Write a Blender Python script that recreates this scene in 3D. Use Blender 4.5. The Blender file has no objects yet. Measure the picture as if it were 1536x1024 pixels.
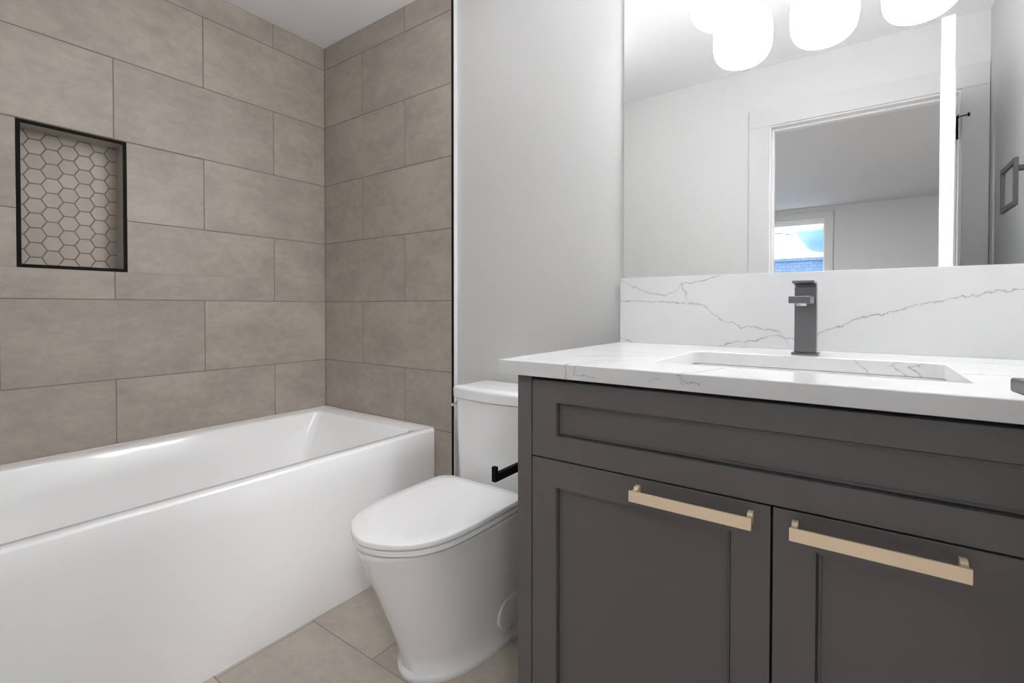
import bpy, bmesh, math, random
from mathutils import Vector, Matrix
random.seed(4)
PI = math.pi
SC = bpy.context.scene
COL = SC.collection

# ------------------------------------------------------------------ camera
cam_d = bpy.data.cameras.new('camera'); cam = bpy.data.objects.new('camera', cam_d); COL.objects.link(cam)
yaw, pit, rol = -0.6219, -0.0132, 0.0005
fw = Vector((math.sin(yaw)*math.cos(pit), math.cos(yaw)*math.cos(pit), math.sin(pit)))
rt = Vector((math.cos(yaw), -math.sin(yaw), 0)); up = rt.cross(fw)
rt2 = math.cos(rol)*rt + math.sin(rol)*up; up2 = -math.sin(rol)*rt + math.cos(rol)*up
cam.matrix_world = Matrix(((rt2.x, up2.x, -fw.x, 2.3292), (rt2.y, up2.y, -fw.y, -1.5309), (rt2.z, up2.z, -fw.z, 1.0663), (0, 0, 0, 1)))
cam_d.sensor_fit = 'HORIZONTAL'; cam_d.sensor_width = 36.0
cam_d.lens = 726.939/1536*36.0
cam_d.shift_y = -(512-470.93)/1536
cam_d.clip_start = 0.02; cam_d.clip_end = 200
SC.camera = cam

# ------------------------------------------------------------------ world, exposure, lamps
W = bpy.data.worlds.new('sky'); SC.world = W; W.use_nodes = True
bg = W.node_tree.nodes['Background']; bg.inputs[0].default_value = (0.80, 0.90, 1.0, 1); bg.inputs[1].default_value = 4.0
SC.view_settings.view_transform = 'Standard'; SC.view_settings.look = 'None'
SC.view_settings.exposure = 0.42; SC.view_settings.gamma = 1.0; SC.view_settings.use_curve_mapping = False
SC.cycles.max_bounces = 14; SC.cycles.diffuse_bounces = 8; SC.cycles.glossy_bounces = 6
SC.cycles.sample_clamp_indirect = 12.0
SC.cycles.use_denoising = True
SC.cycles.caustics_reflective = True; SC.cycles.caustics_refractive = False
GLOBE = 23.0        # the three vanity globes
HALL_FILL = 110.0        # added unseen fill lamps in the room beyond the door
UP_FILL = 0.9           # added fill light above each globe, aimed at the ceiling
BATH_FILL = 2.4        # added unseen fill lamp below the bathroom ceiling

def area(name, loc, size, power, col=(.985, .99, 1), rot=(0, 0, 0), sy=None):
    d = bpy.data.lights.new(name, 'AREA'); d.energy = power; d.color = col
    d.shape = 'RECTANGLE' if sy else 'DISK'; d.size = size
    if sy: d.size_y = sy
    o = bpy.data.objects.new(name, d); COL.objects.link(o); o.location = loc; o.rotation_euler = rot
    return o
area('hall_fill_light', (-.05, -3.6, 2.36), 0.5, HALL_FILL)  # unseen fill lamp added in the room beyond the door
area('hall_fill_light', (3.30, -2.35, 2.36), 0.5, HALL_FILL*.30)  # second fill, added out of the mirror's view for the tub apron
d = bpy.data.lights.new('bath_fill_light', 'POINT'); d.energy = BATH_FILL; d.color = (.985, .99, 1); d.shadow_soft_size = .09
o = bpy.data.objects.new('bath_fill_light', d); COL.objects.link(o); o.location = (1.10, -.72, 2.24)  # unseen point light added to lift the ceiling and tub side

# ------------------------------------------------------------------ materials
def mat(name, col=(.8, .8, .8), rough=.5, metal=0.0, spec=.5, coat=0.0, emit=None, es=0.0):
    m = bpy.data.materials.new(name); m.use_nodes = True
    b = m.node_tree.nodes['Principled BSDF']
    b.inputs['Base Color'].default_value = (*col, 1); b.inputs['Roughness'].default_value = rough
    b.inputs['Metallic'].default_value = metal; b.inputs['Specular IOR Level'].default_value = spec
    b.inputs['Coat Weight'].default_value = coat; b.inputs['Coat Roughness'].default_value = .04
    if emit: b.inputs['Emission Color'].default_value = (*emit, 1); b.inputs['Emission Strength'].default_value = es
    return m
class NT:
    def __init__(s, m): s.t = m.node_tree; s.b = s.t.nodes['Principled BSDF']
    def n(s, typ, **k):
        x = s.t.nodes.new(typ)
        for a, v in k.items(): setattr(x, a, v)
        return x
    def l(s, a, b): s.t.links.new(a, b)
    def math(s, op, a, b=None, c=None, clamp=False):
        x = s.n('ShaderNodeMath', operation=op, use_clamp=clamp)
        for i, v in enumerate((a, b, c)):
            if v is None: continue
            if isinstance(v, (int, float)): x.inputs[i].default_value = v
            else: s.l(v, x.inputs[i])
        return x.outputs[0]
    def noise(s, vec, scale, detail=4, rough=.55):
        x = s.n('ShaderNodeTexNoise'); x.inputs['Scale'].default_value = scale; x.inputs['Detail'].default_value = detail
        x.inputs['Roughness'].default_value = rough; s.l(vec, x.inputs['Vector']); return x.outputs[0]
    def ramp(s, fac, pts):
        x = s.n('ShaderNodeValToRGB'); e = x.color_ramp.elements
        while len(e) < len(pts): e.new(.5)
        for i, (p, c) in enumerate(pts): e[i].position = p; e[i].color = (*c, 1) if len(c) == 3 else c
        s.l(fac, x.inputs[0]); return x.outputs[0]
    def mix(s, fac, a, b, bt='MIX'):
        x = s.n('ShaderNodeMix', data_type='RGBA', blend_type=bt)
        for k, v in ((0, fac), (6, a), (7, b)):
            if isinstance(v, (int, float)): x.inputs[k].default_value = v
            elif isinstance(v, tuple): x.inputs[k].default_value = (*v, 1)
            else: s.l(v, x.inputs[k])
        return x.outputs[2]
    def bump(s, h, strength=.2, dist=.002):
        x = s.n('ShaderNodeBump'); x.inputs['Strength'].default_value = strength; x.inputs['Distance'].default_value = dist
        s.l(h, x.inputs['Height']); s.l(x.outputs[0], s.b.inputs['Normal'])

def tile_mat(name, base, amp=.10, stretch=(1, 1, 1), rough=.42):
    m = mat(name, base, rough, spec=.35); n = NT(m)
    geo = n.n('ShaderNodeNewGeometry'); tc = n.n('ShaderNodeTexCoord')
    mp = n.n('ShaderNodeMapping'); mp.inputs['Scale'].default_value = stretch; n.l(tc.outputs['Object'], mp.inputs[0])
    off = n.n('ShaderNodeVectorMath', operation='ADD'); n.l(mp.outputs[0], off.inputs[0])
    sc = n.n('ShaderNodeVectorMath', operation='SCALE'); sc.inputs[0].default_value = (7.1, 3.3, 5.7); n.l(geo.outputs['Random Per Island'], sc.inputs['Scale'])
    n.l(sc.outputs[0], off.inputs[1])
    v = off.outputs[0]
    a = n.noise(v, 4.0, 6, .6); b = n.noise(v, 22.0, 5, .65); c = n.noise(v, 90, 2, .5)
    f = n.math('ADD', n.math('MULTIPLY', a, .60), n.math('MULTIPLY', b, .40))
    d = tuple(x*(1-amp*1.25) for x in base); l = tuple(x*(1+amp) for x in base)
    colr = n.ramp(f, [(.36, d), (.64, l)])
    pits = n.ramp(c, [(.22, (.62, .60, .58)), (.31, (1, 1, 1))])
    pm = n.noise(v, 5.5, 2, .5); pitm = n.math('GREATER_THAN', pm, .56)
    pit2 = n.mix(n.math('MULTIPLY', pitm, .8), (1, 1, 1), pits)
    col2 = n.mix(1.0, colr, pit2, 'MULTIPLY')
    rnd = n.ramp(geo.outputs['Random Per Island'], [(0, (.955, .955, .955)), (1, (1.03, 1.025, 1.015))])
    n.l(n.mix(1.0, col2, rnd, 'MULTIPLY'), n.b.inputs['Base Color'])
    n.bump(f, .12, .002)
    return m

VEIN_FRONT = [  # (mode, points, half-width) in (x, z) on the backsplash
    ('x', [(1.677,1.087),(1.74,1.088),(1.834,1.083),(1.896,1.081),(1.935,1.079),(1.958,1.064),(1.983,1.039),(2.012,1.024),(2.047,1.013),(2.08,1.010),(2.117,1.007),(2.145,.997),(2.166,.985),(2.195,.981),(2.238,.994),(2.275,1.014),(2.317,1.034),(2.345,1.045),(2.385,1.052),(2.43,1.068),(2.473,1.081),(2.532,1.092),(2.625,1.110),(2.82,1.15)], .0011),
    ('x', [(1.66,1.166),(1.69,1.151),(1.725,1.136),(1.757,1.121),(1.79,1.112),(1.83,1.107),(1.854,1.113),(1.872,1.130),(1.882,1.143),(1.92,1.146),(1.954,1.149),(1.975,1.153),(1.996,1.163),(2.02,1.2)], .0009),
    ('z', [(1.079,1.900),(1.095,1.893),(1.11,1.894),(1.125,1.884),(1.14,1.880)], .0009),
    ('x', [(1.97,.951),(2.002,.959),(2.04,.966),(2.083,.971),(2.105,.982),(2.14,.990),(2.158,.986),(2.17,.97)], .0009),
    ('x', [(1.67,.964),(1.692,.962),(1.712,.957),(1.73,.948)], .0010),
]
def quartz(name, veins, axes, extra=None):
    """white quartz whose thin veins follow curves; axes picks the two object coordinates used"""
    m = mat(name, (.86, .86, .86), .10, spec=.5); n = NT(m)
    tc = n.n('ShaderNodeTexCoord')
    P0 = tc.outputs['Object']
    nz = n.n('ShaderNodeTexNoise'); nz.inputs['Scale'].default_value = 34; nz.inputs['Detail'].default_value = 7; nz.inputs['Roughness'].default_value = .68
    n.l(P0, nz.inputs['Vector'])
    sb = n.n('ShaderNodeVectorMath', operation='SUBTRACT'); n.l(nz.outputs['Color'], sb.inputs[0]); sb.inputs[1].default_value = (.5, .5, .5)
    sl = n.n('ShaderNodeVectorMath', operation='SCALE'); n.l(sb.outputs[0], sl.inputs[0]); sl.inputs['Scale'].default_value = .034
    ad = n.n('ShaderNodeVectorMath', operation='ADD'); n.l(P0, ad.inputs[0]); n.l(sl.outputs[0], ad.inputs[1])
    sp = n.n('ShaderNodeSeparateXYZ'); n.l(ad.outputs[0], sp.inputs[0])
    wv = n.noise(P0, 30, 3, .6)                          # width and strength vary along the vein
    strength = n.ramp(wv, [(.30, (.25,)*3), (.62, (1,)*3)])
    total = None
    for mode, pts, hw in veins:
        a, b = (sp.outputs[axes[0]], sp.outputs[axes[1]]) if mode == 'x' else (sp.outputs[axes[1]], sp.outputs[axes[0]])
        u0, u1 = pts[0][0], pts[-1][0]; v0 = min(p[1] for p in pts); v1 = max(p[1] for p in pts); dv = max(v1-v0, 1e-4)
        mr = n.math('DIVIDE', n.math('SUBTRACT', a, u0), u1-u0, clamp=True)
        fc = n.n('ShaderNodeFloatCurve'); cv = fc.mapping.curves[0]
        q = [((u-u0)/(u1-u0), (v-v0)/dv) for u, v in pts]
        cv.points[0].location = q[0]; cv.points[1].location = q[-1]
        for uu, vv in q[1:-1]: cv.points.new(uu, vv)
        for p in cv.points: p.handle_type = 'VECTOR'
        fc.mapping.update(); n.l(mr, fc.inputs['Value'])
        f = n.math('MULTIPLY_ADD', fc.outputs[0], dv, v0)
        d = n.math('ABSOLUTE', n.math('SUBTRACT', b, f))
        # slope compensation: steep stretches keep their width
        k = n.math('SUBTRACT', 1.0, n.math('DIVIDE', d, hw*1.9), clamp=True)
        halo = n.math('MULTIPLY', n.math('SUBTRACT', 1.0, n.math('DIVIDE', d, hw*7), clamp=True), .10)
        k = n.math('MAXIMUM', n.math('POWER', k, .7), halo)
        ins = n.math('MULTIPLY', n.math('GREATER_THAN', a, min(u0, u1)), n.math('LESS_THAN', a, max(u0, u1)))
        k = n.math('MULTIPLY', k, ins)
        total = k if total is None else n.math('MAXIMUM', total, k)
    total = n.math('MULTIPLY', total, strength)
    cloud = n.ramp(n.noise(P0, 5, 3, .5), [(.35, (.665, .665, .665)), (.65, (.705, .705, .705))])
    n.l(n.mix(n.math('MULTIPLY', total, .85), cloud, (.16, .15, .145)), n.b.inputs['Base Color'])
    return m

M = {}
M['wall_tile'] = tile_mat('wall_tile', (.405, .360, .316), .13, (1, 1, 1.6))
M['floor_tile'] = tile_mat('floor_tile', (.46, .41, .36), .12, (1, 1.5, 1))
M['niche_tile'] = tile_mat('niche_tile', (.46, .41, .365), .06)
M['grout'] = mat('grout', (.20, .17, .145), .9)
M['niche_grout'] = mat('niche_grout', (.22, .19, .165), .9)
M['floor_grout'] = mat('floor_grout', (.19, .16, .14), .9)
def paint(name, col, rough=.6):
    m = mat(name, col, rough, spec=.3); n = NT(m); tc = n.n('ShaderNodeTexCoord')
    n.bump(n.noise(tc.outputs['Object'], 260, 3, .6), .10, .001); return m
M['wall_paint'] = paint('wall_paint', (.60, .60, .595))
M['ceiling_paint'] = paint('ceiling_paint', (.85, .85, .86), .8)
M['casing_paint'] = mat('casing_paint', (.56, .56, .558), .4)
M['ring_metal'] = mat('ring_metal', (.035, .034, .033), .5, spec=.3)
M['hall_paint'] = paint('hall_paint', (.55, .555, .56))
M['trim_paint'] = mat('trim_paint', (.70, .70, .70), .35)
M['black_metal'] = mat('black_metal', (.008, .006, .0055), .6, spec=.12)
M['acrylic'] = mat('acrylic', (.93, .93, .93), .12, coat=.5)
M['china'] = mat('china', (.83, .83, .83), .08, coat=.5)
M['seat_plastic'] = mat('seat_plastic', (.83, .83, .83), .22)
M['caulk'] = mat('caulk', (.70, .64, .60), .5)
M['cabinet'] = mat('cabinet', (.124, .116, .113), .36, spec=.45)
M['gap_dark'] = mat('gap_shade', (.02, .018, .017), .7)  # near-black that paints the shade between the cabinet fronts
M['kick'] = mat('kick', (.05, .045, .043), .5)
M['gunmetal'] = mat('gunmetal', (.17, .166, .162), .30, metal=.88)
M['chrome'] = mat('chrome', (.8, .8, .8), .12, metal=1)
M['mirror'] = mat('mirror_glass', (.93, .935, .935), .0, metal=1)
M['globe'] = mat('opal_glass', (.9, .9, .9), .3, emit=(.985, .99, 1), es=GLOBE)
M['added_lamp_glass'] = mat('added_lamp_glass', (.9, .9, .9), .3, emit=(.985, .99, 1), es=6)  # glow of the added ceiling lamps
M['gold'] = mat('champagne_gold', (.93, .74, .53), .42, metal=.4)
n = NT(M['gold']); tc = n.n('ShaderNodeTexCoord'); mp = n.n('ShaderNodeMapping'); mp.inputs['Scale'].default_value = (14, 60, 900)
n.l(tc.outputs['Object'], mp.inputs[0]); n.bump(n.noise(mp.outputs[0], 1, 2), .06, .0005)
M['slab_front'] = quartz('splash_quartz', VEIN_FRONT, (0, 2))
TOPV = [
    ('x', [(1.67,-.30),(1.76,-.325),(1.86,-.335),(1.95,-.345),(2.03,-.36)], .0012),
    ('x', [(1.67,-.14),(1.78,-.12),(1.9,-.125),(2.0,-.105),(2.1,-.10)], .0010),
    ('x', [(1.75,-.56),(1.83,-.47),(1.9,-.42),(1.97,-.36)], .0012),
    ('x', [(2.38,-.10),(2.5,-.13),(2.62,-.15),(2.82,-.19)], .0012),
    ('x', [(2.46,-.40),(2.55,-.37),(2.66,-.33),(2.82,-.28)], .0012),
    ('z', [(-.70,1.845),(-.66,1.848),(-.60,1.86),(-.55,1.88)], .0013),
    ('z', [(-.70,1.868),(-.66,1.872),(-.60,1.885),(-.52,1.92)], .0012),
    ('z', [(-.70,2.073),(-.665,2.076),(-.62,2.10),(-.55,2.12)], .0014),
]
M['slab_top'] = quartz('counter_quartz', TOPV, (0, 1))
FRONTV = [('x', [(1.865,.930),(1.875,.931),(1.89,.932),(1.91,.930)], .0004), ('x', [(2.075,.938),(2.085,.935),(2.10,.937),(2.11,.939)], .0006), ('x', [(2.02,.940),(2.03,.937),(2.04,.935)], .0004)]
M['slab_cut_reflection'] = quartz('cut_edge_painted_reflection', [('z', [(.90,2.42),(.925,2.405),(.940,2.385),(.946,2.393),(.955,2.41)], .0013), ('z', [(.90,2.452),(.928,2.43),(.937,2.413),(.944,2.43),(.955,2.445)], .0014), ('z', [(.90,2.36),(.93,2.345),(.95,2.32),(.955,2.31)], .0007)], (0, 2))  # chevron lines paint the glossy basin's reflection into the quartz colour
M['slab_edge'] = quartz('counter_edge_quartz', FRONTV + [('z', [(.928,1.868),(.94,1.866),(.955,1.868)], .0007), ('z', [(.922,1.846),(.94,1.845),(.955,1.845)], .0006), ('z', [(.930,2.077),(.94,2.073),(.955,2.071)], .0008)], (0, 2))

# ------------------------------------------------------------------ mesh helpers
def new_bm(): return bmesh.new()
def box(bm, x0, x1, y0, y1, z0, z1, mi=0):
    vs = [bm.verts.new((x, y, z)) for x in (x0, x1) for y in (y0, y1) for z in (z0, z1)]
    out = []
    for idx in ((0,1,3,2), (4,6,7,5), (0,4,5,1), (2,3,7,6), (0,2,6,4), (1,5,7,3)):
        f = bm.faces.new([vs[i] for i in idx]); f.material_index = mi; out.append(f)
    return vs
def loft(bm, rings, cap0=True, cap1=True, mi=0):
    rv = [[bm.verts.new(p) for p in r] for r in rings]; N = len(rv[0])
    for a, b in zip(rv, rv[1:]):
        for i in range(N):
            f = bm.faces.new((a[i], a[(i+1) % N], b[(i+1) % N], b[i])); f.material_index = mi
    if cap0: bm.faces.new(list(reversed(rv[0]))).material_index = mi
    if cap1: bm.faces.new(rv[-1]).material_index = mi
    return rv
def rrect(x0, x1, y0, y1, r, z, seg=8):
    r = max(min(r, (x1-x0)/2-1e-4, (y1-y0)/2-1e-4), 1e-4); pts = []
    for cx, cy, a0 in ((x1-r, y1-r, 0), (x0+r, y1-r, 90), (x0+r, y0+r, 180), (x1-r, y0+r, 270)):
        for k in range(seg+1):
            a = math.radians(a0 + 90*k/seg); pts.append((cx+r*math.cos(a), cy+r*math.sin(a), z))
    return pts
def cyl(bm, p0, p1, r0, r1=None, seg=24, caps=True, mi=0):
    p0, p1 = Vector(p0), Vector(p1); r1 = r0 if r1 is None else r1
    d = (p1-p0).normalized(); a = d.orthogonal().normalized(); b = d.cross(a)
    rings = [[p + r*(math.cos(2*PI*k/seg)*a + math.sin(2*PI*k/seg)*b) for k in range(seg)] for p, r in ((p0, r0), (p1, r1))]
    loft(bm, rings, caps, caps, mi)
def obj(name, bm, m, parent=None, bevel=0, seg=2, angle=35, sub=0):
    bmesh.ops.recalc_face_normals(bm, faces=bm.faces[:])
    me = bpy.data.meshes.new(name)
    for f in bm.faces: f.smooth = True
    bm.to_mesh(me); bm.free()
    me.set_sharp_from_angle(angle=math.radians(angle))
    for x in (m if isinstance(m, (list, tuple)) else [m]): me.materials.append(x)
    o = bpy.data.objects.new(name, me); COL.objects.link(o)
    if parent: o.parent = parent
    if bevel:
        b = o.modifiers.new('bevel', 'BEVEL'); b.width = bevel; b.segments = seg; b.limit_method = 'ANGLE'; b.angle_limit = math.radians(40); b.harden_normals = True
    if sub:
        s = o.modifiers.new('sub', 'SUBSURF'); s.levels = sub; s.render_levels = sub
    return o
def tag(o, label, cat, group=None):
    o['label'] = label; o['category'] = cat
    if group: o['group'] = group
    return o
def thing(name, label, cat, loc=(0, 0, 0), group=None):
    """an Empty at the base; children are modelled in world coordinates and shifted by put()"""
    o = bpy.data.objects.new(name, None); COL.objects.link(o); o.location = loc
    o.empty_display_size = .1
    return tag(o, label, cat, group)
def part(name, bm, m, parent, **k):
    """build in world coordinates, then hang under the thing (or part) keeping the place"""
    o = obj(name, bm, m, parent, **k)
    p = parent; off = Vector((0, 0, 0))
    while p: off += p.location; p = p.parent
    o.data.transform(Matrix.Translation(-off)); return o
def struct(name, bm, m, parent=None, **k):
    o = obj(name, bm, m, parent, **k)
    if not parent: o['kind'] = 'structure'
    return o

FLOOR = 0.0; CEIL = 2.445
XR = 2.812; YD = -1.56; PW = .018       # right wall, door wall, painted back wall set 18 mm behind the tile
PX = .6251; L0 = .5306; RZ = [.7886+.308*k for k in range(6)]   # tile joints

# ------------------------------------------------------------------ tiled walls
def tile_rects(u0, u1, v0, v1, joints_even, joints_odd, rows, hole=None, g=.0016):
    """split a wall (u along, v up) into tiles; rows = list of v joint heights; returns rects"""
    vs = [v0] + [r for r in rows if v0 < r < v1] + [v1]; out = []
    for k, (a, b) in enumerate(zip(vs, vs[1:])):
        js = joints_even if k % 2 == 0 else joints_odd
        us = [u0] + sorted(j for j in js if u0 < j < u1) + [u1]
        for c, d in zip(us, us[1:]):
            R = [(c+g, d-g, a+g, b-g)]
            if hole:
                hu0, hu1, hv0, hv1 = hole; c_, d_, a_, b_ = R[0]
                if c_ < hu1 and d_ > hu0 and a_ < hv1 and b_ > hv0:
                    R = []
                    if a_ < hv0: R.append((c_, d_, a_, hv0))
                    if b_ > hv1: R.append((c_, d_, hv1, b_))
                    za, zb = max(a_, hv0), min(b_, hv1)
                    if c_ < hu0: R.append((c_, hu0, za, zb))
                    if d_ > hu1: R.append((hu1, d_, za, zb))
            out += [r for r in R if r[1]-r[0] > .003 and r[3]-r[2] > .003]
    return out
def tiles_mesh(bm, rects, plane, depth=.008, c=.0008):
    """bevelled tile slabs; plane(u, v, w) -> xyz with w the height off the wall"""
    for u0, u1, v0, v1 in rects:
        lo = [plane(u, v, -depth) for u, v in ((u0, v0), (u1, v0), (u1, v1), (u0, v1))]
        md = [plane(u, v, -c) for u, v in ((u0, v0), (u1, v0), (u1, v1), (u0, v1))]
        tp = [plane(u, v, 0) for u, v in ((u0+c, v0+c), (u1-c, v0+c), (u1-c, v1-c), (u0+c, v1-c))]
        loft(bm, [lo, md, tp], False, True)
XE = .9155
NY0, NY1, NZ0, NZ1 = -1.171, -.864, 1.204, 1.7095
rows_all = [L0] + RZ
# back wall: even rows (floor->L0 is index 0, L0->L1 index 1, ...)
bm = new_bm()
tiles_mesh(bm, tile_rects(0, XE, 0, CEIL, [.3163, .9414], [.6237], rows_all), lambda u, v, w: (u, -w, v))
tiled = struct('wall_back_tiled', bm, M['wall_tile'])
tiled['label'] = 'tiled back wall at the end of the tub'
bm = new_bm(); box(bm, 0, XE, .0012, .10, 0, CEIL); o = struct('grout', bm, M['grout'], tiled)
bm = new_bm()
tiles_mesh(bm, tile_rects(YD, 0, 0, CEIL, [-.5894, -1.2145], [-.2784, -.9035, -1.5286], rows_all, (NY0, NY1, NZ0, NZ1)), lambda u, v, w: (w, u, v))
left = struct('wall_left', bm, M['wall_tile'])
bm = new_bm()
for a, b, c, d in ((YD-.12, NY0, 0, CEIL), (NY1, .10, 0, CEIL), (NY0, NY1, 0, NZ0), (NY0, NY1, NZ1, CEIL)):
    box(bm, -.16, -.0012, a, b, c, d)
struct('grout', bm, M['grout'], left)
# painted part of the back wall, with the white painted edge beside the tile
bm = new_bm(); box(bm, XE+.0125, XR+.1, PW, .12, 0, CEIL); struct('wall_back', bm, M['wall_paint'])
bm = new_bm(); box(bm, XE, XE+.0125, -.0015, PW, 0, CEIL); o = struct('trim_1', bm, M['black_metal'], bevel=.0006)
bm = new_bm(); box(bm, XE+.0126, XE+.0156, -.0003, PW, 0, CEIL); struct('trim_2', bm, M['trim_paint'])
# niche
nic = thing('wall_niche', 'recessed shower niche with black frame and hexagon mosaic back in tiled wall', 'niche', (0, (NY0+NY1)/2, NZ0))
ND = -.092; fwd_ = .0118
bm = new_bm(); box(bm, ND-.02, ND-.0015, NY0, NY1, NZ0, NZ1); part('mosaic_grout', bm, M['niche_grout'], nic)
def clip(poly, x0, x1, y0, y1):
    for ax, lim, sgn in ((0, x0, 1), (0, x1, -1), (1, y0, 1), (1, y1, -1)):
        out = []
        for i in range(len(poly)):
            a, b = poly[i-1], poly[i]; ia = sgn*(a[ax]-lim) >= 0; ib = sgn*(b[ax]-lim) >= 0
            if ia != ib:
                t = (lim-a[ax])/(b[ax]-a[ax]); out.append((a[0]+t*(b[0]-a[0]), a[1]+t*(b[1]-a[1])))
            if ib: out.append(b)
        poly = out
        if len(poly) < 3: return []
    return poly
bm = new_bm(); pv = .0530; cw = pv*math.sqrt(3)/2; R_ = (pv-.0040)/math.sqrt(3)
for i in range(-1, 9):
    for j in range(-1, 12):
        cy = -1.108+(i-1)*cw; cz = 1.274-2*pv+j*pv+(pv/2 if i % 2 == 0 else 0)
        hexa = [(cy+R_*math.cos(k*PI/3), cz+R_*math.sin(k*PI/3)) for k in range(6)]
        q = clip(hexa, NY0+.006, NY1-.006, NZ0+.006, NZ1-.006)
        if len(q) < 3: continue
        mx = sum(p[0] for p in q)/len(q); mz = sum(p[1] for p in q)/len(q)
        r0 = [(ND-.004, y, z) for y, z in q]; r1 = [(ND-.0006, y, z) for y, z in q]; r2 = [(ND, mx+(y-mx)*.985, mz+(z-mz)*.985) for y, z in q]
        loft(bm, [r0, r1, r2], False, True)
part('hexagon_mosaic', bm, M['niche_tile'], nic, angle=12)
bm = new_bm(); t = .0075
box(bm, ND-.001, -.002, NY0, NY0+t, NZ0, NZ1); box(bm, ND-.001, -.002, NY1-t, NY1, NZ0, NZ1)
box(bm, ND-.001, -.002, NY0+t, NY1-t, NZ0, NZ0+t); box(bm, ND-.001, -.002, NY0+t, NY1-t, NZ1-t, NZ1)
part('niche_lining', bm, M['wall_tile'], nic)
bm = new_bm(); f = fwd_
box(bm, -.004, .0015, NY0, NY0+f, NZ0, NZ1); box(bm, -.004, .0015, NY1-f, NY1, NZ0, NZ1)
box(bm, -.004, .0015, NY0+f, NY1-f, NZ0, NZ0+f); box(bm, -.004, .0015, NY0+f, NY1-f, NZ1-f, NZ1)
part('frame', bm, M['black_metal'], nic, bevel=.0006)

# ------------------------------------------------------------------ floor, ceiling, other walls
bm = new_bm(); rows = [-1.525+.31*k for k in range(0, 6)]
yy = [-1.70] + [-.595-.31*3, -.595-.62, -.595-.31, -.595, -.285, .025] + [.05]
for k, (a, b) in enumerate(zip(yy, yy[1:])):
    off = 1.137 if k % 2 == 0 else 1.137+.3055
    xs = [off+.611*q for q in range(-3, 5)]; xs = [-.02] + [x for x in xs if -.01 < x < XR+.01] + [XR+.02]
    tiles_mesh(bm, [(c+.0011, d-.0011, a+.0011, b-.0011) for c, d in zip(xs, xs[1:])], lambda u, v, w: (u, v, w), .006, .0006)
fl = struct('floor', bm, M['floor_tile'])
bm = new_bm(); box(bm, -.16, XR+.1, YD-.14, .12, -.06, -.0012); struct('grout', bm, M['floor_grout'], fl)
bm = new_bm(); box(bm, -.16, XR+.1, YD-.12, .12, CEIL, CEIL+.1); struct('ceiling', bm, M['ceiling_paint'])
bm = new_bm(); box(bm, XR, XR+.1, YD-.12, .12, 0, CEIL); struct('wall_right', bm, M['wall_paint'])
OX0, OX1, OZ = 1.912, 2.706, 2.092      # door opening
bm = new_bm()
box(bm, 0, OX0-.018, YD-.12, YD, 0, CEIL); box(bm, OX1+.018, XR, YD-.12, YD, 0, CEIL); box(bm, OX0-.018, OX1+.018, YD-.12, YD, OZ+.018, CEIL)
struct('wall_front', bm, M['wall_paint'])
# door frame: jambs, stops and flat casing
dr = bpy.data.objects.new('door_1', None); COL.objects.link(dr); dr['kind'] = 'structure'; dr.location = (OX1, YD, 0)
bm = new_bm()
box(bm, OX0-.018, OX0, YD-.125, YD+.002, 0, OZ+.018); box(bm, OX1, OX1+.018, YD-.125, YD+.002, 0, OZ+.018); box(bm, OX0, OX1, YD-.125, YD+.002, OZ, OZ+.018)
part('jamb', bm, M['trim_paint'], dr, bevel=.001)
bm = new_bm()
box(bm, OX0, OX0+.011, YD-.085, YD-.045, 0, OZ); box(bm, OX1-.011, OX1, YD-.085, YD-.045, 0, OZ); box(bm, OX0+.011, OX1-.011, YD-.085, YD-.045, OZ-.011, OZ)
part('door_stop', bm, M['trim_paint'], dr, bevel=.001)
bm = new_bm(); cwid = .105
for y0, y1 in ((YD, YD+.014), (YD-.134, YD-.12)):
    box(bm, OX0-.008-cwid, OX0-.008, y0, y1, 0, OZ+.008); box(bm, OX1+.008, OX1+.104, y0, y1, 0, OZ+.008); box(bm, OX0-.008-cwid, OX1+.104, y0, y1, OZ+.008, OZ+.008+cwid)
part('casing', bm, M['casing_paint'], dr, bevel=.0015)
# open leaf, swung about 80 degrees into the room
leaf = bpy.data.objects.new('door_2', None); COL.objects.link(leaf); leaf['kind'] = 'structure'
hx, hy = 2.690, YD+.016; ex, ey = 2.5870, -.665
ang = math.atan2(ey-hy, ex-hx); LW = math.hypot(ex-hx, ey-hy); leaf.location = (hx, hy, 0); leaf.rotation_euler = (0, 0, ang)
TH = .0365
bm = new_bm()   # local x along the leaf, local y to its left face
box(bm, 0, LW, 0, TH, .012, 2.062)
obj('leaf_panel', bm, M['trim_paint'], leaf, bevel=.0015)
bm = new_bm()
for xs in ((.12, LW-.12),):
    for z0, z1 in ((.25, .92), (1.06, 1.93)):
        for yy_ in (TH, 0):
            s = 1 if yy_ else -1
            for a, b, c, d in ((xs[0], xs[1], z0, z0+.012), (xs[0], xs[1], z1-.012, z1), (xs[0], xs[0]+.012, z0, z1), (xs[1]-.012, xs[1], z0, z1)):
                box(bm, a, b, min(yy_, yy_+s*.003), max(yy_, yy_+s*.003), c, d)
obj('moulding', bm, M['trim_paint'], leaf)
bm = new_bm()
for s, y0 in ((1, TH), (-1, 0)):
    cyl(bm, (LW-.055, y0, .975), (LW-.055, y0+s*.009, .975), .027)
    cyl(bm, (LW-.055, y0+s*.009, .975), (LW-.055, y0+s*.062, .975), .010)
    ya, yb = sorted((y0+s*.060, y0+s*.079))
    box(bm, LW-.165, LW-.034, ya, yb, .9665, .9835)
o = obj('lever_handle', bm, M['gunmetal'], leaf, bevel=.003, seg=3); o['label'] = 'dark metal lever handle'
bm = new_bm(); box(bm, LW-.0005, LW+.0015, .006, TH-.006, .93, 1.0); obj('latch_plate', bm, M['gunmetal'], leaf)
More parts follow.
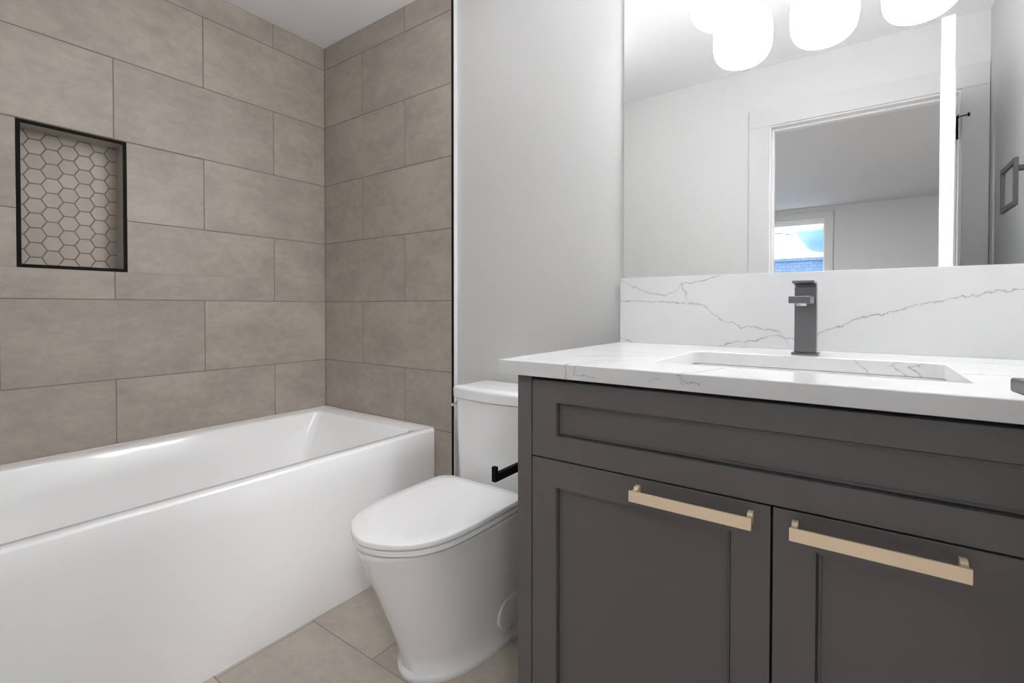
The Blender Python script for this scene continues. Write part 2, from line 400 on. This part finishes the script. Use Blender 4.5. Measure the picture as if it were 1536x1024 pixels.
for z in (.22, 1.05, 1.865):
    bm = new_bm(); cyl(bm, (-.004, -.006, z), (-.004, -.006, z+.10), .0065, seg=14)
    box(bm, -.002, .0005, 0, .03, z, z+.10)
    box(bm, -.014, -.004, -.0085, -.006, z, z+.10)
    for q in (0, .033, .066, .0985): cyl(bm, (-.004, -.006, z+q), (-.004, -.006, z+q+.0015), .0078, seg=14)
    h = obj('hinge', bm, M['black_metal'], leaf)
    if z > 1.5:
        bm = new_bm(); cyl(bm, (-.004, -.006, z+.10), (-.004, -.006, z+.106), .009, seg=14)
        cyl(bm, (-.004, -.006, z+.104), (.0, -.044, z+.106), .0025, seg=10); cyl(bm, (.0, -.044, z+.106), (.0, -.052, z+.106), .009, .007, seg=16)
        cyl(bm, (-.004, -.006, z+.104), (.03, -.012, z+.104), .0025, seg=10)
        obj('hinge_pin_stop', bm, M['black_metal'], h)

# ------------------------------------------------------------------ room beyond the door
HX0, HX1, HY0, HY1 = -.6, 4.4, -6.30, YD-.12
WX0, WX1, WZ0, WZ1 = .80, 1.937, 1.05, 2.283
bm = new_bm(); box(bm, HX0-.1, HX1+.1, HY0-.16, HY1, -.06, 0); struct('floor_beyond', bm, mat('hall_floor', (.30, .27, .24), .5))
bm = new_bm(); box(bm, HX0-.1, HX1+.1, HY0-.16, HY1, CEIL, CEIL+.1); struct('ceiling_beyond', bm, M['hall_paint'])
bm = new_bm(); box(bm, HX0-.1, HX0, HY0, HY1, 0, CEIL); struct('wall_beyond_left', bm, M['hall_paint'])
bm = new_bm(); box(bm, HX1, HX1+.1, HY0, HY1, 0, CEIL); struct('wall_beyond_right', bm, M['hall_paint'])
bm = new_bm()
box(bm, HX0, -.16, HY1-.0, HY1+.12, 0, CEIL); box(bm, XR+.1, HX1, HY1, HY1+.12, 0, CEIL)
struct('wall_beyond_near', bm, M['hall_paint'])
bm = new_bm()
box(bm, HX0, WX0, HY0-.16, HY0, 0, CEIL); box(bm, WX1, HX1, HY0-.16, HY0, 0, CEIL); box(bm, WX0, WX1, HY0-.16, HY0, 0, WZ0); box(bm, WX0, WX1, HY0-.16, HY0, WZ1, CEIL)
struct('wall_beyond_far', bm, M['hall_paint'])
wn = bpy.data.objects.new('window_1', None); COL.objects.link(wn); wn['kind'] = 'structure'; wn.location = (WX0, HY0, WZ0)
bm = new_bm(); c = .095
box(bm, WX0-c, WX0, HY0, HY0+.016, WZ0-c, WZ1+c); box(bm, WX1, WX1+c, HY0, HY0+.016, WZ0-c, WZ1+c); box(bm, WX0, WX1, HY0, HY0+.016, WZ1, WZ1+c); box(bm, WX0, WX1, HY0, HY0+.016, WZ0-c, WZ0)
part('window_casing', bm, M['casing_paint'], wn, bevel=.001)
bm = new_bm(); s = .045; y0, y1 = HY0-.12, HY0-.07
box(bm, WX0, WX0+s, y0, y1, WZ0, WZ1); box(bm, WX1-.02, WX1, y0, y1, WZ0, WZ1); box(bm, WX0+s, WX1-.02, y0, y1, WZ1-.055, WZ1); box(bm, WX0+s, WX1-.02, y0, y1, WZ0, WZ0+s)
part('window_frame', bm, M['trim_paint'], wn, bevel=.001)
gm = bpy.data.materials.new('window_glass'); gm.use_nodes = True; nt = gm.node_tree; nt.nodes.clear()
go = nt.nodes.new('ShaderNodeOutputMaterial'); gt = nt.nodes.new('ShaderNodeBsdfTransparent'); gg = nt.nodes.new('ShaderNodeBsdfGlossy'); gx = nt.nodes.new('ShaderNodeMixShader')
gx.inputs[0].default_value = .04; gg.inputs['Roughness'].default_value = .02
nt.links.new(gt.outputs[0], gx.inputs[1]); nt.links.new(gg.outputs[0], gx.inputs[2]); nt.links.new(gx.outputs[0], go.inputs[0])
bm = new_bm(); box(bm, WX0+s, WX1-.02, HY0-.097, HY0-.093, WZ0+s, WZ1-.055); part('window_pane', bm, gm, wn)

# outside the window: snowy ground, shingled roof next door, blue tarp-covered hull
snow = mat('snow', (.92, .93, .95), .9)
bm = new_bm(); box(bm, -12, 14, -30, HY0-.3, -.2, 0); o = obj('snowy_ground', bm, snow); o['kind'] = 'structure'
sh = mat('roof_shingles', (.12, .25, .48), .8); n = NT(sh); tc = n.n('ShaderNodeTexCoord'); br = n.n('ShaderNodeTexBrick')
mp = n.n('ShaderNodeMapping'); mp.inputs['Rotation'].default_value = (PI/2, 0, 0); n.l(tc.outputs['Object'], mp.inputs[0]); n.l(mp.outputs[0], br.inputs['Vector'])
br.inputs['Scale'].default_value = 4; br.inputs['Color1'].default_value = (.10, .17, .28, 1); br.inputs['Color2'].default_value = (.14, .22, .34, 1); br.inputs['Mortar'].default_value = (.07, .11, .18, 1)
br.inputs['Brick Width'].default_value = .5; br.inputs['Row Height'].default_value = .25; n.l(br.outputs[0], n.b.inputs['Base Color'])
fn = thing('garden_wall', 'blue-tinted brick garden wall outside the window, seen in the mirror', 'wall', (1.5, -9.0, 0))
bm = new_bm(); box(bm, -3, 6, -9.15, -8.95, 0, 1.94); part('wall_body', bm, sh, fn)
bm = new_bm(); box(bm, -3.02, 6.02, -9.19, -8.91, 1.94, 2.0); part('coping', bm, sh, fn, bevel=.005)
tarp = mat('blue_tarp', (.17, .30, .42), .7)
hull = thing('covered_boat', 'light blue covered boat standing behind the garden wall, seen in the mirror', 'boat', (2.6, -10.6, 0))
bm = new_bm(); rings = []
for k, (x, w_, zt, zb) in enumerate(((1.20, .02, 2.72, 2.66), (1.28, .20, 2.73, 2.53), (1.38, .38, 2.735, 2.36), (1.50, .52, 2.74, 2.26), (1.75, .70, 2.75, 2.22), (2.8, .80, 2.80, 2.18), (4.2, .80, 2.84, 2.18))):
    rings.append([(x, -10.6+w_*math.cos(a)*(1 if math.sin(a) > 0 else .9), (zt+zb)/2+(zt-zb)/2*math.copysign(abs(math.sin(a))**(.5 if math.sin(a) > 0 else 1.1), math.sin(a))) for a in [2*PI*q/20 for q in range(20)]])
loft(bm, rings); part('hull', bm, tarp, hull)
wood = mat('trestle_wood', (.25, .22, .2), .8)
for x in (1.9, 3.6):
    bm = new_bm(); box(bm, x, x+.10, -10.9, -10.3, 0, 2.30); part('trestle', bm, wood, hull)
bm = new_bm(); pr = None
pts = [(-.9+.15*k, -10.0, 2.66-.0035*(k-9)**2 if k > 9 else 2.66) for k in range(15)]
for a, b in zip(pts, pts[1:]): cyl(bm, a, b, .012, seg=8)
cyl(bm, (-.9, -10, 0), (-.9, -10, 2.75), .05, seg=10)
tag(obj('overhead_cable', bm, mat('cable', (.12, .12, .12), .7)), 'thin dark cable sagging across the sky outside the window', 'cable')

# flush ceiling lamps, unseen and added to go with the fill lights
for nm, (x, y), lab in (('added_ceiling_lamp', (-.05, -3.6), 'added unseen round flush fill lamp at the far side of the room beyond the door'), ('added_ceiling_lamp', (3.30, -2.35), 'added unseen round flush fill lamp just outside the bathroom door'), ('added_ceiling_lamp', (1.10, -.72), 'added unseen small semi-flush fill lamp above the toilet')):
    cl = thing(nm, lab, 'lamp', (x, y, CEIL))
    q = .62 if x == 1.10 else 1
    bm = new_bm(); cyl(bm, (x, y, CEIL-.018), (x, y, CEIL), .17*q, seg=40); part('base_plate', bm, M['trim_paint'], cl)
    bm = new_bm(); cyl(bm, (x, y, CEIL-.040), (x, y, CEIL-.018), .14*q, .16*q, seg=40); part('diffuser', bm, M['added_lamp_glass'], cl)

# ------------------------------------------------------------------ bathtub
tub = thing('bathtub', 'white alcove bathtub with a plain front apron along the tiled walls', 'bathtub', (.40, -.76, 0))
bm = new_bm(); TX0, TX1, TY0, TY1, TZ = .002, .816, -1.52, -.0025, .536
rings = [rrect(TX0, TX1+.002, TY0, TY1, .004, .0), rrect(TX0, TX1, TY0, TY1, .004, .44), rrect(TX0, TX1, TY0, TY1, .004, TZ-.009), rrect(TX0, TX1-.0025, TY0, TY1, .004, TZ-.003), rrect(TX0, TX1-.009, TY0, TY1, .004, TZ)]
def inner(i, z, r): return rrect(.068+i[0], .770-i[1], -1.44+i[3], -.085-i[2], r, z)
rings += [inner((0, 0, 0, 0), TZ, .035), inner((.003, .003, .003, .003), TZ-.002, .034), inner((.008, .006, .008, .008), TZ-.010, .032),
          inner((.030, .014, .085, .09), .38, .040), inner((.055, .030, .15, .20), .22, .06), inner((.085, .06, .19, .26), .165, .09), inner((.14, .11, .25, .34), .150, .10)]
loft(bm, rings, True, True); part('shell', bm, M['acrylic'], tub, angle=50)
bm = new_bm(); cyl(bm, (.42, -.33, .150), (.42, -.33, .154), .035); part('drain', bm, M['chrome'], tub)
bm = new_bm(); cyl(bm, (.42, -.158, .38), (.42, -.168, .377), .035); part('overflow_cover', bm, M['chrome'], tub)
bm = new_bm()
box(bm, .0022, .010, TY0, TY1-.006, TZ-.001, TZ+.005); box(bm, .0022, TX1-.004, -.0095, -.0022, TZ-.001, TZ+.005)
part('caulk_bead', bm, M['caulk'], tub, bevel=.0015)

# ------------------------------------------------------------------ toilet
XC = 1.281
toi = thing('toilet', 'white skirted toilet with closed lid between bathtub and dark vanity', 'toilet', (XC, -.40, 0))
def egg(W_, yb, yf, z, n_=6.1, m_=1.54, N=30, xc=XC, rb=.05):
    """closed outline: straight back with rounded corners, rounded tapering front"""
    L = []; Lg = yb-yf; S0 = rb/Lg
    ss = [S0*(1-math.cos(PI/2*k/8)) for k in range(8)] + [S0+(1-S0)*(1-(1-k/N)**1.7) for k in range(N+1)]
    for s_ in ss:
        s_ = min(s_, 1)
        hw = W_/2*max(0, 1-s_**n_)**(1/m_)
        y = yb-(yb-yf)*s_
        dy = yb-y
        if dy < rb: hw = hw-rb+math.sqrt(max(0, rb*rb-(rb-dy)**2))
        L.append((hw, y))
    return [(xc+h, y, z) for h, y in L] + [(xc-h, y, z) for h, y in reversed(L[:-1])]
def stretch_front(ring, f): return ring
bm = new_bm()
R = []
R.append(egg(.300, -.02, -.590, .0, 5, 1.8, rb=.01)); R.append(egg(.304, -.02, -.594, .010, 5, 1.8, rb=.01)); R.append(egg(.302, -.02, -.592, .020, 5, 1.8, rb=.01))
R.append(egg(.294, -.02, -.586, .027, 5, 1.8, rb=.01))
for k in range(1, 11):
    t = k/10; z = .034+(.405-.034)*t; e = t**1.25
    R.append(egg(.290+.062*e, -.02, -.583-.152*t**1.1, z, 5+1.1*t, 1.8-.26*t, rb=.01))
R.append(egg(.356, -.02, -.739, .414, rb=.01)); R.append(egg(.354, -.02, -.738, .420, rb=.012)); R.append(egg(.338, -.02, -.726, .4235, rb=.016))
loft(bm, R); bowl = part('bowl', bm, M['china'], toi, angle=50)
bm = new_bm(); N = 26
capr = [[(XC+.141+dx, -.285+ry*math.cos(2*PI*k/N), .098+rz*math.sin(2*PI*k/N)) for k in range(N)] for dx, ry, rz in ((-.004, .062, .056), (.008, .062, .056), (.011, .058, .052), (.0118, .03, .03))]
loft(bm, capr); part('bolt_cover', bm, M['china'], toi)
bm = new_bm(); ys = -.238
R = [egg(.344, ys, -.727, .4272), egg(.358, ys, -.738, .4285), egg(.358, ys, -.738, .4415), egg(.346, ys, -.729, .443)]
loft(bm, R); part('seat', bm, M['seat_plastic'], toi, angle=50)
bm = new_bm()
R = [egg(.346, ys, -.729, .4458), egg(.3615, ys, -.7405, .447), egg(.3625, ys, -.7413, .4575), egg(.3610, ys, -.740, .4605), egg(.357, ys-.002, -.737, .4620), egg(.30, ys-.035, -.68, .4628), egg(.16, ys-.12, -.53, .4635)]
loft(bm, R); part('lid', bm, M['seat_plastic'], toi, angle=50)
for s in (-1, 1):
    bm = new_bm(); cyl(bm, (XC+s*.075-.02, -.226, .436), (XC+s*.075+.02, -.226, .436), .009, seg=18); part('seat_hinge', bm, M['seat_plastic'], toi)
def tank_ring(w, yb, yf, z, bow, r=.03, N=14):
    pts = []; x0, x1 = XC-w/2, XC+w/2
    # front edge bowed, corners rounded, back straight
    for k in range(7): a = PI/2*k/6; pts.append((x1-r*.5+r*.5*math.cos(a), yb-r*.5+r*.5*math.sin(a)))
    for k in range(7): a = PI/2+PI/2*k/6; pts.append((x0+r*.5+r*.5*math.cos(a), yb-r*.5+r*.5*math.sin(a)))
    for k in range(7): a = PI+PI/2*k/6; pts.append((x0+r+r*math.cos(a), yf+r+r*math.sin(a)))
    for k in range(1, N): u = k/N; x = x0+r+(x1-x0-2*r)*u; pts.append((x, yf-bow*(1-(2*u-1)**2)))
    for k in range(7): a = 3*PI/2+PI/2*k/6; pts.append((x1-r+r*math.cos(a), yf+r+r*math.sin(a)))
    return [(x, y, z) for x, y in pts]
bm = new_bm()
R = [tank_ring(.340, -.004, -.176, .40, .014), tank_ring(.352, -.004, -.181, .43, .016), tank_ring(.360, -.004, -.185, .58, .017), tank_ring(.367, -.004, -.188, .731, .018)]
loft(bm, R); part('tank', bm, M['china'], toi, angle=50)
bm = new_bm()
R = [tank_ring(.372, -.003, -.192, .7335, .020), tank_ring(.382, -.002, -.198, .737, .020), tank_ring(.384, -.002, -.199, .765, .020), tank_ring(.380, -.003, -.197, .7725, .020), tank_ring(.366, -.008, -.190, .7765, .019), tank_ring(.30, -.03, -.16, .778, .014)]
loft(bm, R); part('tank_lid', bm, M['china'], toi, angle=50)
bm = new_bm(); cyl(bm, (XC-.180, -.155, .705), (XC-.192, -.155, .705), .011, seg=18); cyl(bm, (XC-.190, -.155, .705), (XC-.192, -.185, .702), .005, seg=12)
part('flush_lever', bm, M['chrome'], toi)

# ------------------------------------------------------------------ vanity cabinet
van = thing('vanity_cabinet', 'dark grey shaker vanity cabinet under the white quartz worktop', 'cabinet', (2.22, -.33, 0))
VX0, VX1, VYF, VZT = 1.714, 2.800, -.650, .9205
bm = new_bm()
box(bm, VX0, VX0+.018, VYF+.0225, PW-.001, .0, VZT); box(bm, VX1-.018, VX1, VYF+.0225, PW-.001, 0, VZT)
box(bm, VX0+.018, VX1-.018, PW-.013, PW-.001, .10, VZT); box(bm, VX0+.018, VX1-.018, VYF+.0225, PW-.013, .10, .118)
box(bm, VX0+.018, VX1-.018, VYF+.0225, VYF+.04, VZT-.05, VZT); box(bm, VX0+.018, VX1-.018, VYF+.0225, VYF+.04, .735, .755)
part('carcass', bm, M['cabinet'], van)
bm = new_bm(); box(bm, VX0+.018, VX1-.018, VYF+.0222, VYF+.0224, .10, VZT); part('gap_shade_sheet', bm, M['gap_dark'], van)  # dark sheet behind the fronts, stands in for shade in the gaps
bm = new_bm(); box(bm, VX0, 1.7500, VYF, VYF+.022, 0, VZT); part('corner_stile', bm, M['cabinet'], van, bevel=.0008)
bm = new_bm(); box(bm, 2.6845, VX1, VYF, VYF+.022, 0, VZT); part('corner_stile', bm, M['cabinet'], van, bevel=.0008)
bm = new_bm(); box(bm, VX0+.018, VX1-.018, VYF+.06, VYF+.075, 0, .10); part('toe_kick', bm, M['kick'], van)
def shaker(bm, x0, x1, z0, z1, px0, px1, pz0, pz1, y=VYF, th=.021, rec=.013, gr=.003, bead=.0065):
    """frame with a bead step and a recessed panel, one closed mesh"""
    def rect(a, b, c, d, yy): return [(a, yy, c), (b, yy, c), (b, yy, d), (a, yy, d)]
    e = .0009
    loft(bm, [rect(x0, x1, z0, z1, y+th), rect(x0, x1, z0, z1, y+e), rect(x0+e, x1-e, z0+e, z1-e, y),
              rect(px0, px1, pz0, pz1, y), rect(px0+.0003, px1-.0003, pz0+.0003, pz1-.0003, y+rec+.004),
              rect(px0+gr, px1-gr, pz0+gr, pz1-gr, y+rec+.004), rect(px0+gr+.0003, px1-gr-.0003, pz0+gr+.0003, pz1-gr-.0003, y+rec*.80),
              rect(px0+bead, px1-bead, pz0+bead, pz1-bead, y+rec*.80), rect(px0+bead+.001, px1-bead-.001, pz0+bead+.001, pz1-bead-.001, y+rec)], True, True)
bm = new_bm(); shaker(bm, 1.7525, 2.6820, .7465, .9115, 1.812, 2.622, .796, .866); part('drawer_front', bm, M['cabinet'], van, angle=20)
def handle(x0, x1, parent):
    z0, z1 = .7105, .7305
    bm = new_bm(); box(bm, x0, x1, VYF-.036, VYF-.0315, z0, z1)
    h = part('handle', bm, M['gold'], parent, bevel=.0006); h['label'] = 'champagne gold bar handle'
    for x in (x0+.001, x1-.010):
        bm = new_bm()
        prof = [(VYF-.0314, z0+.004), (VYF, z0+.002), (VYF, z1+.001)] + [(VYF-.006-.009*math.sin(a), z1-.004+.0055*math.cos(a)) for a in (0, .5, 1.0, 1.5)] + [(VYF-.0314, z1-.002)]
        loft(bm, [[(xx, a, b) for a, b in prof] for xx in (x, x+.009)])
        part('post', bm, M['gold'], h, bevel=.001)
    return h
bm = new_bm(); shaker(bm, 1.7525, 2.2145, .105, .7435, 1.812, 2.155, .165, .687); d1 = part('cabinet_door', bm, M['cabinet'], van, angle=20)
handle(1.9868, 2.1918, d1)
bm = new_bm(); shaker(bm, 2.2180, 2.6820, .105, .7435, 2.2775, 2.622, .165, .687); d2 = part('cabinet_door', bm, M['cabinet'], van, angle=20)
handle(2.2445, 2.4505, d2)

# ------------------------------------------------------------------ worktop with cut-out, basin, splash
ZC = .9517; SX0, SX1, SY0, SY1 = 1.974, 2.473, -.528, -.205
wt = thing('vanity_worktop', 'white veined quartz vanity worktop with a rectangular sink cut-out', 'worktop', (2.24, -.33, ZC-.0307))
bm = new_bm(); zb = ZC-.0307
oX0, oX1, oY0, oY1 = 1.677, XR-.001, -.6701, .0175
seg = 6
def cut(z, g=0): return rrect(SX0-g, SX1+g, SY0-g, SY1+g, .018, z, seg)
def outer(z, g=0):
    """outer rectangle resampled to pair with the cut-out ring"""
    pts = []
    for cx, cy in ((oX1-g, oY1-g), (oX0+g, oY1-g), (oX0+g, oY0+g), (oX1-g, oY0+g)):
        for k in range(seg+1): pts.append((cx, cy, z))
    return pts
def quad_ring(bm, inner_, outer_, flip, mi):
    """flat plate between a rounded hole and a rectangle"""
    iv = [bm.verts.new(p) for p in inner_]; oc = [bm.verts.new(outer_[k*(seg+1)]) for k in range(4)]
    for c_ in range(4):
        for k in range(seg): bm.faces.new((iv[c_*(seg+1)+k], iv[c_*(seg+1)+k+1], oc[c_])).material_index = mi
        a = c_*(seg+1)+seg; b = ((c_+1) % 4)*(seg+1)
        bm.faces.new((iv[a], iv[b], oc[(c_+1) % 4], oc[c_])).material_index = mi
    return iv, oc
e = .0015
i1, o1 = quad_ring(bm, cut(ZC, e), outer(ZC, e), False, 0)
i0, o0 = quad_ring(bm, cut(zb), outer(zb), True, 0)
i2 = [bm.verts.new(p) for p in cut(ZC-e)]; Nn = len(i1)
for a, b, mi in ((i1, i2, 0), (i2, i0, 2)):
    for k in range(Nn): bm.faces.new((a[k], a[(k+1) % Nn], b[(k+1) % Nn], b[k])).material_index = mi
o2 = [bm.verts.new(outer(ZC-e)[k*(seg+1)]) for k in range(4)]
for a, b, mi in ((o1, o2, 0), (o2, o0, 1)):
    for k in range(4): bm.faces.new((a[k], a[(k+1) % 4], b[(k+1) % 4], b[k])).material_index = mi
# object coordinates of the veins are world-like: keep the mesh unshifted for the texture
slab = obj('slab', bm, [M['slab_top'], M['slab_edge'], M['slab_cut_reflection']], wt, angle=30); slab.location = -Vector(wt.location)
bm = new_bm(); box(bm, 1.6775, XR-.001, 0, PW-.0005, ZC, 1.1645)
sp = obj('backsplash', bm, M['slab_front'], None, bevel=.0008); tag(sp, 'tall white quartz backsplash with grey veins standing behind the tap', 'backsplash')
snk = thing('sink', 'white rectangular undermount sink below the worktop cut-out', 'sink', (2.223, -.366, .80))
bm = new_bm(); g = -.003
def sr(i, z, r): return rrect(SX0-.004+i, SX1+.004-i, SY0-.004+i, SY1+.004-i, r, z)
RR = [sr(-.02, zb-.0015, .03), sr(0, zb-.0015, .022), sr(.002, zb-.006, .022), sr(.008, zb-.07, .03), sr(.016, zb-.115, .04), sr(.035, zb-.135, .05), sr(.10, zb-.142, .05)]
RO = [sr(.10, zb-.152, .05), sr(.025, zb-.145, .05), sr(.004, zb-.118, .04), sr(-.006, zb-.07, .03), sr(-.010, zb-.013, .03), sr(-.02, zb-.013, .03)]
loft(bm, RR+RO, False, False)
N2 = len(RR[0]); bm.verts.ensure_lookup_table()
# close the floor and join the rim
tot = len(RR)+len(RO); V = [[bm.verts[r*N2+k] for k in range(N2)] for r in range(tot)]
# remove the bridging quads between the inner floor ring and the outer floor ring by capping both
for k in range(N2):
    f = bm.faces.get((V[len(RR)-1][k], V[len(RR)-1][(k+1) % N2], V[len(RR)][(k+1) % N2], V[len(RR)][k]))
    if f: bm.faces.remove(f)
bm.faces.new(V[len(RR)-1]); bm.faces.new(V[len(RR)])
for k in range(N2): bm.faces.new((V[-1][k], V[-1][(k+1) % N2], V[0][(k+1) % N2], V[0][k]))
part('bowl', bm, M['china'], snk, angle=50)
bm = new_bm(); cyl(bm, (2.223, -.33, zb-.1425), (2.223, -.33, zb-.139), .028); part('drain', bm, M['gunmetal'], snk)

# ------------------------------------------------------------------ tap
tap = thing('sink_tap', 'square dark gunmetal single-lever tap standing behind the sink', 'tap', (2.2215, -.125, ZC))
bm = new_bm(); box(bm, 2.1925, 2.2500, -.155, -.097, ZC, ZC+.0045); part('base_plate', bm, M['gunmetal'], tap, bevel=.0008)
bm = new_bm(); box(bm, 2.1985, 2.2445, -.1490, -.103, ZC+.0045, 1.118); part('body', bm, M['gunmetal'], tap, bevel=.0015)
bm = new_bm(); box(bm, 2.1985, 2.2405, -.275, -.1485, 1.0765, 1.0925)
s_ = part('spout', bm, M['gunmetal'], tap, bevel=.0012)
bm = new_bm(); cyl(bm, (2.2195, -.252, 1.0705), (2.2195, -.252, 1.0765), .013, seg=28); part('aerator', bm, M['chrome'], s_)
bm = new_bm(); box(bm, 2.1985, 2.2445, -.1490, -.103, 1.1195, 1.1245); box(bm, 2.1985, 2.2430, -.205, -.103, 1.1245, 1.1310)
part('lever', bm, M['gunmetal'], tap, bevel=.0010)

# ------------------------------------------------------------------ mirror
bm = new_bm(); box(bm, 1.684, XR-.0015, .012, PW-.0003, 1.1650, 2.16)
mir = tag(obj('wall_mirror', bm, M['mirror']), 'large frameless wall mirror standing on the backsplash', 'mirror')

# ------------------------------------------------------------------ vanity light: bar above the mirror and three opal globes
vl = thing('vanity_light', 'three-globe vanity light with glowing white glass shades above the mirror', 'wall lamp', (2.2389, PW, 2.25))
bm = new_bm(); box(bm, 2.12, 2.36, -.006, PW, 2.20, 2.30); part('wall_plate', bm, M['gunmetal'], vl, bevel=.002)
bm = new_bm(); box(bm, 1.985, 2.492, -.1325, -.1075, 2.165, 2.185); box(bm, 2.228, 2.250, -.1325, -.004, 2.225, 2.245); box(bm, 2.228, 2.250, -.1325, -.1075, 2.185, 2.245)
part('bar', bm, M['gunmetal'], vl, bevel=.001)
for k in range(3):
    x = 2.0224+.21651*k; zb_, zt_ = 1.8345, 2.008; rr = .085
    prof = []
    for q in range(0, 25):
        a = -PI/2 + PI*q/24; nx = 2/3.2
        prof.append((rr*abs(math.cos(a))**nx, (zb_+zt_)/2+(zt_-zb_)/2*math.copysign(abs(math.sin(a))**nx, math.sin(a))))
    bm = new_bm(); loft(bm, [[(x+max(r_, .002)*math.cos(2*PI*j/40), -.120+max(r_, .002)*math.sin(2*PI*j/40), z) for j in range(40)] for r_, z in prof])
    gl = part('lamp_shade', bm, M['globe'], vl, angle=60)
    area('globe_fill_uplight', (x, -.12, 2.05), .10, UP_FILL, rot=(PI, 0, 0))  # extra light added over the closed shade to brighten the ceiling
    bm = new_bm(); cyl(bm, (x, -.12, 2.004), (x, -.12, 2.045), .028, .028); cyl(bm, (x, -.12, 2.043), (x, -.12, 2.166), .007); part('stem', bm, M['gunmetal'], vl)

# ------------------------------------------------------------------ towel ring on the right wall, paper holder on the vanity side
tr = thing('towel_ring', 'square dark metal towel ring on the right wall, seen in the mirror', 'towel ring', (XR, -.60, 1.40))
bm = new_bm(); x = 2.720; ya, yb2, za, zb3, b_ = -.760, -.574, 1.385, 1.533, .016
box(bm, x-.005, x+.005, ya, ya+b_, za, zb3); box(bm, x-.005, x+.005, yb2-b_, yb2, za, zb3); box(bm, x-.005, x+.005, ya+b_, yb2-b_, za, za+b_); box(bm, x-.005, x+.005, ya+b_, yb2-b_, zb3-b_, zb3)
part('ring', bm, M['ring_metal'], tr, bevel=.001)
bm = new_bm(); box(bm, x+.005, XR-.010, -.602, -.586, 1.494, 1.510); part('arm', bm, M['ring_metal'], tr, bevel=.001)
bm = new_bm(); box(bm, XR-.010, XR, -.618, -.570, 1.478, 1.526); part('wall_plate', bm, M['ring_metal'], tr, bevel=.001)
ph = thing('paper_holder', 'black square-bar toilet paper holder fixed to the side of the vanity', 'paper holder', (VX0, -.50, .68))
bm = new_bm(); box(bm, 1.652, 1.664, -.666, -.505, .6705, .6890); box(bm, 1.652, 1.664, -.666, -.656, .6890, .7050)
part('bar', bm, M['black_metal'], ph, bevel=.001)
bm = new_bm(); box(bm, 1.652, VX0-.008, -.519, -.505, .6725, .6885); part('arm', bm, M['black_metal'], ph, bevel=.001)
bm = new_bm(); box(bm, VX0-.008, VX0+.002, -.538, -.488, .655, .705); part('mounting_plate', bm, M['black_metal'], ph, bevel=.001)
